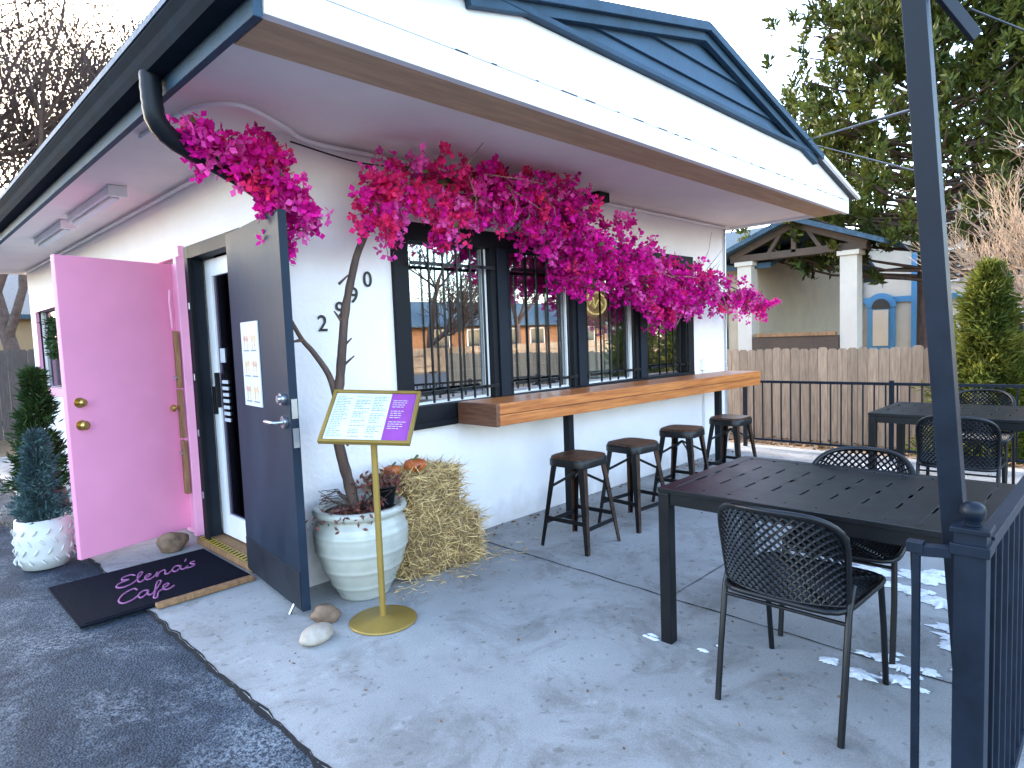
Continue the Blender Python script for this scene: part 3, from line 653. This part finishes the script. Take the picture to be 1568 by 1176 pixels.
flowers(fl,main,580,9,lambda c:.6 if c[0]<2.9 else (.2 if c[0]<3.6 else .05))
flowers(fl,[(2.6,Yb,2.25,.08),(2.62,Yb,2.05,.06)],18,8,lambda c:.6)
flowers(fl,[(3.75,Yb,2.1,.14),(3.85,Yb,1.85,.12)],44,9,lambda c:.05)
flowers(fl,[(5.1,Yb,1.75,.14),(5.2,Yb,1.60,.12)],30,9,lambda c:.05)
lf=[(1.12,3.09,2.42,.04,.6),(1.2,3.12,2.39,.06,.9),(1.32,3.14,2.34,.075,1.2),(1.45,3.17,2.29,.09,1.6),(1.55,3.2,2.22,.10,1.6),(1.62,3.17,2.15,.07,.9),(1.72,3.14,2.11,.04,.5),(1.79,3.12,2.12,.03,.4)]
flowers(fl,lf,84,8,lambda c:.1,.14); flowers(fl,[(1.52,3.2,2.32,.06),(1.545,3.2,2.46,.045)],28,8,lambda c:.3,.12); flowers(fl,[(1.62,3.25,1.98,.03),(1.63,3.25,1.90,.02)],5,7,lambda c:.3,.1)
for i in range(24):
    x=rng.uniform(2.5,6.1); z=np.interp(x,[2.1,2.8,3.5,4.2,5.1,6.2],[2.3,2.45,2.4,2.1,1.88,1.88]); d=rng.normal(size=3)*.13; y_=Yb-.10-rng.uniform(0,.1); fl.tube([(x,y_+.05,z),(x+d[0],y_-abs(d[1])*.5,z+d[2]),(x+d[0]*1.9,y_-abs(d[1])*.7,z+d[2]*1.6)],[.004,.003,.0015],M_barkp,4)
fl.obj('bougainvillea_tree',recalc=False)
w=MB(); C=np.array([px-.07,py-.12,.50])+rng.normal(0,1,(200,3))*np.array([.10,.07,.025]); leaves(w,C,rng.normal(size=(200,3))+[0,0,.5],.035,.009,M_red)
for i in range(40):
    a=rng.uniform(0,6.28); w.tube([(px-.02,py,.47),(px+.13*math.cos(a),py+.13*math.sin(a),.53+rng.uniform(0,.08)),(px+.22*math.cos(a),py+.22*math.sin(a),.53+rng.uniform(0,.08))],.0025,M_bark,3)
w.obj('dried_groundcover_plant',recalc=False)
w=MB(); w.lathe([(.05,0),(.075,.12),(.08,.12),(.07,.11),(.001,.11)],(2.01,3.04,.49),M_blackm,20)
C=np.array([2.0,3.03,.63])+rng.normal(0,1,(150,3))*np.array([.06,.05,.02]); leaves(w,C,rng.normal(size=(150,3))+[0,0,.5],.04,.010,M_red); w.obj('potted_mum',recalc=False)
# ------------------------------------------------------------ hay + pumpkin
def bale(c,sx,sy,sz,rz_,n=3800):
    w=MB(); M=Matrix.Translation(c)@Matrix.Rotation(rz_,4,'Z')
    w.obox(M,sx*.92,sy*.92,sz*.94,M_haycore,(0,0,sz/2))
    P=rng.uniform(-1,1,(n,3)); ax=rng.integers(0,5,n); s_=np.where(rng.uniform(size=n)<.5,-1,1)
    for i in range(n):
        k=ax[i]
        if k<2: P[i,0]=s_[i]
        elif k<4: P[i,1]=s_[i]
        else: P[i,2]=1
    bul=1+.09*np.array([noise.noise(Vector((p[0]*2,p[1]*2,p[2]*2+c[2]*9))) for p in P])
    P*=np.array([sx/2,sy/2,sz/2])*.98; P[:,:2]*=bul[:,None]; P[:,2]+=sz/2
    D=rng.normal(size=(n,3)); D[:,2]*=.6; D+=P*np.array([2.0,2.0,.0])
    R=np.array(M.to_3x3()); Cw=P@R.T+np.array(c); Dw=D@R.T
    Dw[Cw[:,2]<.04,2]=np.abs(Dw[Cw[:,2]<.04,2])
    leaves(w,Cw-unit(Dw)*.03,Dw,rng.uniform(.05,.15,n),.0028,M_hay,.15)
    for o in (-.12,.12):
        w.tube([M@Vector((o,a*sy*.49,z)) for a,z in ((-1,.02),(-1,sz),(1,sz),(1,.02))],.003,M_barkp,4)
    return w.obj('hay_bale',recalc=False)
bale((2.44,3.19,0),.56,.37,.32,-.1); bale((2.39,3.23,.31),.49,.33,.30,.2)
w=MB(); n=240; C=np.stack([rng.normal(2.45,.28,n),rng.normal(2.98,.08,n),rng.uniform(.004,.012,n)],1); leaves(w,C,rng.normal(size=(n,3))*[1,1,.1],.07,.002,M_hay,.05); w.obj('scattered_straw',recalc=False)
pr=[(.001,.012),(.03,.002),(.06,.008),(.078,.035),(.08,.055),(.07,.085),(.04,.098),(.012,.09)]
def pumpkin(c,s_):
    w=MB(); w.lathe([(r*s_,z*s_*.85) for r,z in pr],c,M_pump,48,fn=lambda t,z:1-.09*abs(math.cos(t*5))**3); x,y,z=c
    w.tube([(x,y,z+.070*s_),(x+.005,y-.005,z+.095*s_),(x+.02,y-.01,z+.11*s_)],[.012*s_,.008*s_,.009*s_],M_leaf,8); w.obj('pumpkin')
pumpkin((2.34,3.18,.615),.9); pumpkin((2.20,3.22,.61),.7)
w=MB(); w.blob((1.42,2.78,.033),(.095,.065,.04),M_rock,1,.2,.3); w.obj('rock')
w=MB(); w.blob((1.56,2.95,.035),(.06,.07,.05),M_rockb,2,.35,.8); w.obj('rock')
w=MB(); w.blob((1.43,4.86,.05),(.10,.08,.085),M_rockb,3,.35,.5); w.obj('rock')
# ------------------------------------------------------------ menu stand
e=G('menu_stand',(1.755,2.72,0),math.radians(44.6-90-4),True)
w=MB(); w.lathe([(.001,0),(.17,0),(.172,.006),(.165,.012),(.05,.018),(.026,.03),(.001,.03)],(0,0,0),M_gold,48); w.tube([(0,0,.02),(0,0,.97)],.0165,M_gold,16); w.obj('base_and_post',e)
T=Matrix.Translation((0,-.02,1.05))@Matrix.Rotation(math.radians(3),4,'Y')@Matrix.Rotation(math.radians(42),4,'X')
w=MB(); BW,BH=.45,.34
w.obox(T,BW,BH,.012,M_gold,(0,0,0))
for s_ in(-1,1): w.obox(T,.016,BH,.016,M_gold,(s_*(BW/2-.008),0,.010)); w.obox(T,BW-.032,.016,.016,M_gold,(0,s_*(BH/2-.008),.010))
w.obj('frame',e,.002)
w=MB(); w.obox(T,BW-.036,BH-.036,.001,M_paper,(0,0,.0075)); w.obox(T,.125,BH-.036,.001,M_purple,(.143,0,.0088))
random.seed(4)
def words(x,y,W_,h,mt,z):
    t=0
    while t<W_:
        L=random.uniform(.008,.022); L=min(L,W_-t); w.obox(T,L,h,.0006,mt,(x+t+L/2,y,z)); t+=L+.004
for (cx,cw) in ((-.195,.08),(-.095,.08),(-.005,.075)):
    for i in range(24):
        if random.random()<.12: continue
        words(cx,.128-i*.0112,cw*random.uniform(.5,1),.0030,M_ink,.0094)
for i in range(16):
    if i%5==0: continue
    words(.095,.12-i*.014,.09*random.uniform(.5,1),.0032,M_paper,.0099)
w.obj('menu_sheet',e)
# ------------------------------------------------------------ doormat
mt_=G('doormat',(1.12,4.26,0),0,True)
w=MB(); w.box(-.45,.45,-.41,.41,.006,.018,M_mat); w.box(-.43,.43,-.39,.39,.018,.021,M_mat); w.obj('mat',mt_,.003)
w=MB()
def script(strokes,ox,oy,s_):
    for st in strokes:
        P=[(ox+(x+.32*y)*s_,oy+y*s_+.10*x*s_,.0225) for x,y in st]; w.tube(smoothpath(P,5),.0055,M_matpink,6)
E1=[[(.42,.82),(.28,1.02),(.06,.95),(.05,.72),(.25,.58),(.0,.48),(-.08,.2),(.1,-.02),(.36,.06),(.52,.35),(.64,.85),(.6,1.0),(.52,.8),(.54,.2),(.64,.0),(.78,.2),(.92,.42),(.86,.54),(.76,.42),(.78,.1),(.92,.0),(1.06,.2),(1.12,.5),(1.12,.02),(1.2,.4),(1.34,.5),(1.38,.3),(1.38,.06),(1.48,.02),(1.58,.2)],
    [(1.86,.46),(1.7,.54),(1.6,.28),(1.68,.0),(1.82,.14),(1.88,.48),(1.88,.1),(1.98,.0),(2.1,.2)],[(2.06,1.0),(2.02,.8)],[(2.34,.5),(2.2,.46),(2.24,.3),(2.34,.14),(2.22,-.02),(2.05,.02)]]
E2=[[(.46,.82),(.34,1.02),(.08,.8),(-.02,.35),(.12,.0),(.36,.04),(.5,.22)],[(.78,.46),(.64,.54),(.52,.28),(.6,.0),(.74,.14),(.8,.48),(.8,.1),(.92,.02),(1.05,.4),(1.16,.92),(1.08,1.04),(1.02,.8),(1.0,.1),(.98,-.35),(1.08,-.38),(1.1,.0),(1.24,.18),(1.4,.42),(1.34,.54),(1.24,.42),(1.26,.1),(1.4,.0),(1.56,.16)]]
script(E1,-.17,.02,.19); script(E2,-.24,-.26,.19); w.obj('lettering',mt_)
w=MB(); w.box(1.02,1.56,3.80,3.85,.004,.03,M_woodold); w.obj('wooden_ramp_edge',bevel=.004)

# ------------------------------------------------------------ evergreen pots
def evergreen(name,c,h,r,m,n,L=.07,Wd=.006,seed=1,potm=None,pr=.16,ph=.3):
    w=MB()
    if potm:
        w.lathe([(.001,0),(pr*.8,0),(pr*.97,ph*.25),(pr,ph*.6),(pr*.93,ph),(pr*.85,ph),(pr*.8,ph-.03),(.001,ph-.03)],c,potm,32)
        if potm is M_potw:
            for i in range(14):
                for j in range(4):
                    t=2*math.pi*(i+.5*(j%2))/14; z=ph*(.18+.2*j); s_=1 if j%2 else -1
                    w.tube([(c[0]+pr*1.0*math.cos(t-.08),c[1]+pr*1.0*math.sin(t-.08),c[2]+z-.018*s_),(c[0]+pr*1.03*math.cos(t),c[1]+pr*1.03*math.sin(t),c[2]+z),(c[0]+pr*1.0*math.cos(t+.08),c[1]+pr*1.0*math.sin(t+.08),c[2]+z+.018*s_)],[.004,.008,.004],M_potw,5)
    else: ph=0
    z0=c[2]+ph
    w.tube([(c[0],c[1],z0-.03),(c[0],c[1],z0+h*.95)],[.02,.005],M_bark,6)
    nb=int(n/34)
    for i in range(nb):
        t=rng.uniform(0,1)**1.2; rr=r*(1-t)**.75*(.8+.6*noise.noise(Vector((t*6,i*.37,seed)))) +.02; a=rng.uniform(0,6.283)
        q=rng.uniform(.45,1); tip=np.array([c[0]+rr*q*math.cos(a),c[1]+rr*q*math.sin(a),z0+t*h+.06*rr])
        root=np.array([c[0],c[1],z0+t*h-.15*rr])
        s=rng.uniform(.35,1,34)[:,None]; C=root*(1-s)+tip*s+rng.normal(0,.012+.06*r,(34,3))*.5
        D=(tip-root)[None]*1.0/np.linalg.norm(tip-root)+rng.normal(0,.6,(34,3))+[0,0,.35]
        leaves(w,C,D,L*rng.uniform(.7,1.2,34),Wd,m,.1)
    return w.obj(name,recalc=False)
evergreen('potted_blue_spruce',(.76,5.27,0),.56,.20,M_spruce,7500,.05,.005,1,M_potw,.165,.33)
evergreen('potted_arborvitae',(.98,6.6,0),1.0,.28,M_green,9000,.08,.007,2,M_terra,.17,.28)
evergreen('potted_blue_spruce',(.55,6.95,0),.50,.2,M_spruce,4000,.06,.006,3,M_potw,.17,.33)
evergreen('arborvitae_bush',(10.0,1.35,-.45),2.5,1.0,M_arb,24000,.14,.014,4)
evergreen('arborvitae_bush',(10.3,.1,-.45),2.8,1.05,M_arb,16000,.14,.016,5)
# ------------------------------------------------------------ trees
def bare_tree(name,base,h,r0,seed,m,levels=5,spread=.55,kids=3,twig=.006,up=.15):
    random.seed(seed); w=MB()
    def br(p,d,L,r,lv):
        n=4 if lv<3 else 3; pts=[p.copy()]; dd=d.copy(); rs=[r]; r1=max(twig*.5,r*.62)
        for i in range(n):
            dd=(dd+Vector((random.gauss(0,.13),random.gauss(0,.13),random.gauss(0,.1)+up*.3))).normalized(); pts.append(pts[-1]+dd*L/n); rs.append(r+(r1-r)*(i+1)/n)
        w.tube(pts,rs,m,6 if lv<2 else 4 if lv<3 else 3,smooth=lv<3)
        if lv>=levels: return
        k=kids+random.randint(0,1)
        for i in range(k):
            t=random.uniform(.35,1) if lv>0 else random.uniform(.45,1); idx=min(n,max(1,round(t*n)))
            a=Vector((random.gauss(0,1),random.gauss(0,1),random.gauss(0,.5))); a=(a-dd*a.dot(dd)).normalized()
            nd=(dd*(1-spread*.5)+a*spread*random.uniform(.8,1.4)+Vector((0,0,up))).normalized(); br(pts[idx],nd,L*random.uniform(.58,.8),rs[idx]*.68,lv+1)
        br(pts[-1],dd,L*.72,rs[-1],lv+1)
    br(Vector(base),Vector((0,0,1)),h*.30,r0,0); return w.obj(name,recalc=False)
bare_tree('bare_tree',(2.6,18,-.1),13,.20,11,M_barkg,6,.7,3,.014)
bare_tree('bare_tree',(-.5,21,-.1),12,.20,15,M_barkg,6,.7,2,.014)
bare_tree('bare_tree',(5.2,21,-.1),13,.22,19,M_barkg,6,.65,3,.012)
bare_tree('bare_tree',(12.4,-.1,-.45),6.4,.11,23,M_barkp,6,.5,2,.008)
bare_tree('bare_shrub',(11.6,.7,-.45),4.6,.06,29,M_barkp,5,.42,3,.006)
for i,(x,y,h) in enumerate([(19,-17,9),(27,-19,10),(38,-18,10),(50,-20,11),(13,-18,8)]): bare_tree('bare_tree',(x,y,-.1),h,.22,40+i,M_barkg,5,.6,3,.022)
def pine(name,base,h,R,zlow,seed,nl=110,per=9,m=60):
    random.seed(seed); w=MB(); b=Vector(base)
    w.tube([b,b+Vector((.1,.1,h*.5)),b+Vector((0,.2,h))],[.3,.2,.04],M_bark,8)
    Cs=[];Ds=[]
    for i in range(nl):
        t=random.uniform(0,1)**.95; z=zlow+t*(h-zlow); rr=R*(1-t)**.55*random.uniform(.5,1.12)+.4; a=random.uniform(0,6.283)
        p0=b+Vector((0,0,z-.3)); tip=b+Vector((rr*math.cos(a),rr*math.sin(a),z+rr*.12+random.uniform(-.3,.3)))
        mid=(p0+tip)/2+Vector((0,0,-.18*rr*.3)); w.tube([p0,mid,tip],[.045,.03,.012],M_bark,5)
        for k in range(per):
            s=random.uniform(.5,1.05); q=p0*(1-s)**2+mid*2*s*(1-s)+tip*s*s; q=q+Vector((random.gauss(0,.28),random.gauss(0,.28),random.gauss(0,.2)))
            Cs.append(q); Ds.append((tip-p0).normalized()*.5+Vector((random.gauss(0,.4),random.gauss(0,.4),1.0)))
    Cs=np.array([tuple(c) for c in Cs]);Ds=unit(np.array([tuple(d) for d in Ds]))
    C=np.repeat(Cs,m,0); D=np.repeat(Ds,m,0); s=rng.uniform(0,.34,(len(C),1)); C=C+D*s+rng.normal(0,.04,C.shape); D2=D*.8+rng.normal(0,.55,C.shape)
    leaves(w,C,D2,rng.uniform(.15,.25,len(C)),.034,M_pine,.05); return w.obj(name,recalc=False)
pine('pine_tree',(17.3,3.4,-.45),12.5,3.5,3.0,5,260,9,36)
pine('pine_tree',(21.5,-1.5,-.45),11,3.2,3.0,6,80,8,30)
# ------------------------------------------------------------ fences
def fence(name,p,q,h,m,bw=.14):
    random.seed(8); w=MB(); p=Vector(p);q=Vector(q);d=q-p;L=d.length;d.normalize(); nn=Vector((-d.y,d.x,0)); n=int(L/(bw+.006))
    for i in range(n):
        t=i*(bw+.006); hh=h+random.uniform(-.02,.02); M=Matrix(((d.x,nn.x,0,p.x+d.x*t),(d.y,nn.y,0,p.y+d.y*t),(0,0,1,p.z),(0,0,0,1)))
        o=random.uniform(-.004,.004)
        vs=[(0,o,0),(bw,o,0),(bw,o,hh-.03),(bw-.03,o,hh),(.03,o,hh),(0,o,hh-.03)]; vs=vs+[(a,b+.018,c) for a,b,c in vs]; vs=[M@Vector(v) for v in vs]
        w.add(vs,[(0,1,2,3,4,5),(11,10,9,8,7,6)]+[(k,k+6,(k+1)%6+6,(k+1)%6) for k in range(6)],m)
    for zz in (.3,h-.3): w.beam(p+nn*.05+Vector((0,0,zz)),q+nn*.05+Vector((0,0,zz)),.04,.09,m)
    return w.obj(name)
fence('wooden_fence',(10.75,9.5,-.47),(10.75,-6,-.47),1.53,M_fence)
fence('grey_fence',(-6,14,-.03),(12,14,-.03),1.55,M_fenceg)
# ------------------------------------------------------------ neighbour houses
def gable_box(h,x0,x1,y0,y1,z0,z1,zr,axis,wm,rm,ov=.35):
    w=MB(); w.box(x0,x1,y0,y1,z0,z1,wm)
    if axis=='x':
        c=(y0+y1)/2; w.prism([(y0,z1),(y1,z1),(c,zr)],'x',x0+.002,x1-.002,wm)
    else:
        c=(x0+x1)/2; w.prism([(x0,z1),(x1,z1),(c,zr)],'y',y0+.002,y1-.002,wm)
    w.obj('walls',h)
    w=MB(); t=.12
    if axis=='x':
        k=(zr-z1)/((y1-y0)/2)
        for s_,ye in ((-1,y0),(1,y1)):
            e_=ye+s_*ov; ze=z1-k*ov; w.prism([(e_,ze),(c,zr),(c,zr+t),(e_,ze+t)],'x',x0-ov,x1+ov,rm)
    else:
        k=(zr-z1)/((x1-x0)/2)
        for s_,xe in ((-1,x0),(1,x1)):
            e_=xe+s_*ov; ze=z1-k*ov; w.prism([(e_,ze),(c,zr),(c,zr+t),(e_,ze+t)],'y',y0-ov,y1+ov,rm)
    w.obj('roof',h)
A=G('porch_house',(15,6,-.45)); gable_box(A,15.6,24,6.7,14,-.45,3.0,4.4,'y',M_cream,M_roofb,.5)
w=MB()
for y in (6.75,4.45): w.box(14.9,15.25,y-.17,y+.17,-.45,2.9,M_cream2); w.box(14.85,15.3,y-.22,y+.22,2.902,3.0,M_cream2)
w.box(14.95,18,4.3,6.58,-.45,.6,M_tanwall); w.box(14.88,15.0,4.64,6.57,.6,1.2,M_beam); w.box(14.85,14.98,4.7,6.5,1.2,1.28,M_woodold)
w.obj('porch_columns',A)
w=MB(); w.box(14.9,15.2,4.1,7.1,3.002,3.16,M_beam); w.beam((14.95,4.1,3.1),(14.95,5.6,3.72),.12,.14,M_beam);w.beam((14.95,7.1,3.1),(14.95,5.6,3.72),.12,.14,M_beam)
w.beam((14.95,5.6,3.1),(14.95,5.6,3.7),.1,.1,M_beam); w.beam((14.95,5.0,3.1),(14.95,5.3,3.55),.08,.08,M_beam); w.beam((14.95,6.2,3.1),(14.95,5.9,3.55),.08,.08,M_beam); w.obj('porch_truss',A)
w=MB()
for s_ in (-1,1): w.prism([(5.6,3.78),(5.6+s_*1.9,3.04),(5.6+s_*1.9,3.14),(5.6,3.90)],'x',14.6,18.5,M_roofb)
w.box(15.58,15.597,7.5,8.6,.9,2.2,M_darkw); w.obj('porch_roof',A)
Bh=G('tan_house',(30,10,-.45)); gable_box(Bh,29,36,7.9,14,-.45,3.4,5.2,'y',M_cream,M_roofb,.4)
w=MB()
for y in (9,11.2): w.box(28.95,28.99,y-.6,y+.6,.9,2.2,M_white); w.box(28.93,28.949,y-.5,y+.5,1.0,2.1,M_darkw)
w.obj('windows',Bh)
C_=G('pale_house_with_blue_trim',(26,3,-.45)); gable_box(C_,26,34,-3,7.4,-.45,4.2,6.8,'x',M_cream2,M_roofb,.4)
w=MB(); w.box(25.92,25.99,-3,7.4,2.15,2.35,M_trimblue)
for y in (7.35,5.6,3.9): w.box(25.9,25.985,y-.1,y+.1,-.45,4.2,M_trimblue)
w.box(25.9,25.98,6.2,7.1,-.4,2.0,M_trimblue)
n=16; w.prism([(6.65+.5*math.cos(t),2.0+.5*math.sin(t)) for t in np.linspace(0,math.pi,n)],'x',25.88,25.98,M_trimblue)
w.prism([(6.65+.3*math.cos(t),1.95+.35*math.sin(t)) for t in np.linspace(0,math.pi,n)],'x',25.86,25.879,M_darkw); w.box(25.86,25.879,6.4,6.9,.6,1.9,M_cream2)
for y in (4.8,3.0,1.2):
    for z in (.6,2.8): w.box(25.93,25.99,y-.5,y+.5,z-.06,z+1.06,M_white); w.box(25.91,25.929,y-.42,y+.42,z,z+1,M_darkw)
w.obj('trim_and_windows',C_)
D_=G('left_neighbour_house',(5,22,0)); gable_box(D_,1.5,14,22,30,-.03,2.6,4.0,'x',M_tanwall,M_roofb,.5)
E_=G('street_house',(30,-26,0)); gable_box(E_,14,44,-32,-25,-.03,2.5,4.0,'x',M_orange,M_roofb,.6)
w=MB()
for i in range(9): w.box(16+i*3.1,17.4+i*3.1,-24.99,-24.95,.8,2.0,M_darkw); w.box(15.9+i*3.1,17.5+i*3.1,-24.995,-24.98,.7,2.1,M_white)
w.obj('windows',E_)
F_=G('street_house',(55,-28,0)); gable_box(F_,48,75,-34,-26,-.03,2.9,5.0,'x',M_cream2,M_shingle,.6)
fence('street_fence',(12,-16.5,-.03),(60,-16.5,-.03),1.1,M_fence,.3)

# ------------------------------------------------------------ camera, light
cam=bpy.data.cameras.new('camera'); co=bpy.data.objects.new('camera',cam); S.collection.objects.link(co); S.camera=co
cam.sensor_width=36; cam.lens=22.34; cam.clip_end=2000; cam.clip_start=.05
a=math.radians(44.6); ph=math.radians(4.2); th=math.radians(2.2)
fh=Vector((math.cos(a),math.sin(a),0)); R0=Vector((math.sin(a),-math.cos(a),0)); F=fh*math.cos(ph)-Vector((0,0,1))*math.sin(ph); U0=R0.cross(F)
r=R0*math.cos(th)-U0*math.sin(th); u=R0*math.sin(th)+U0*math.cos(th)
co.matrix_world=Matrix(((r.x,u.x,-F.x,0),(r.y,u.y,-F.y,0),(r.z,u.z,-F.z,1.42),(0,0,0,1)))
el=math.radians(25); az=math.radians(9)
sd=Vector((math.sin(az)*math.cos(el),math.cos(az)*math.cos(el),math.sin(el)))
su=bpy.data.lights.new('sun','SUN'); su.energy=5; su.angle=math.radians(.5); su.color=(1,.92,.80); so=bpy.data.objects.new('sun',su); S.collection.objects.link(so)
so.rotation_euler=sd.to_track_quat('Z','Y').to_euler(); so.location=(0,0,20)
W=bpy.data.worlds.new('World'); S.world=W; W.use_nodes=True; nt=W.node_tree
sk=nt.nodes.new('ShaderNodeTexSky'); sk.sky_type='NISHITA'; sk.sun_disc=False; sk.sun_elevation=el; sk.sun_rotation=az; sk.dust_density=1.8; sk.air_density=1.0; sk.ozone_density=.7
bg=nt.nodes['Background']; bg.inputs[1].default_value=1.45; nt.links.new(sk.outputs[0],bg.inputs[0])
S.view_settings.view_transform='Standard'; S.view_settings.look='None'; S.view_settings.exposure=0
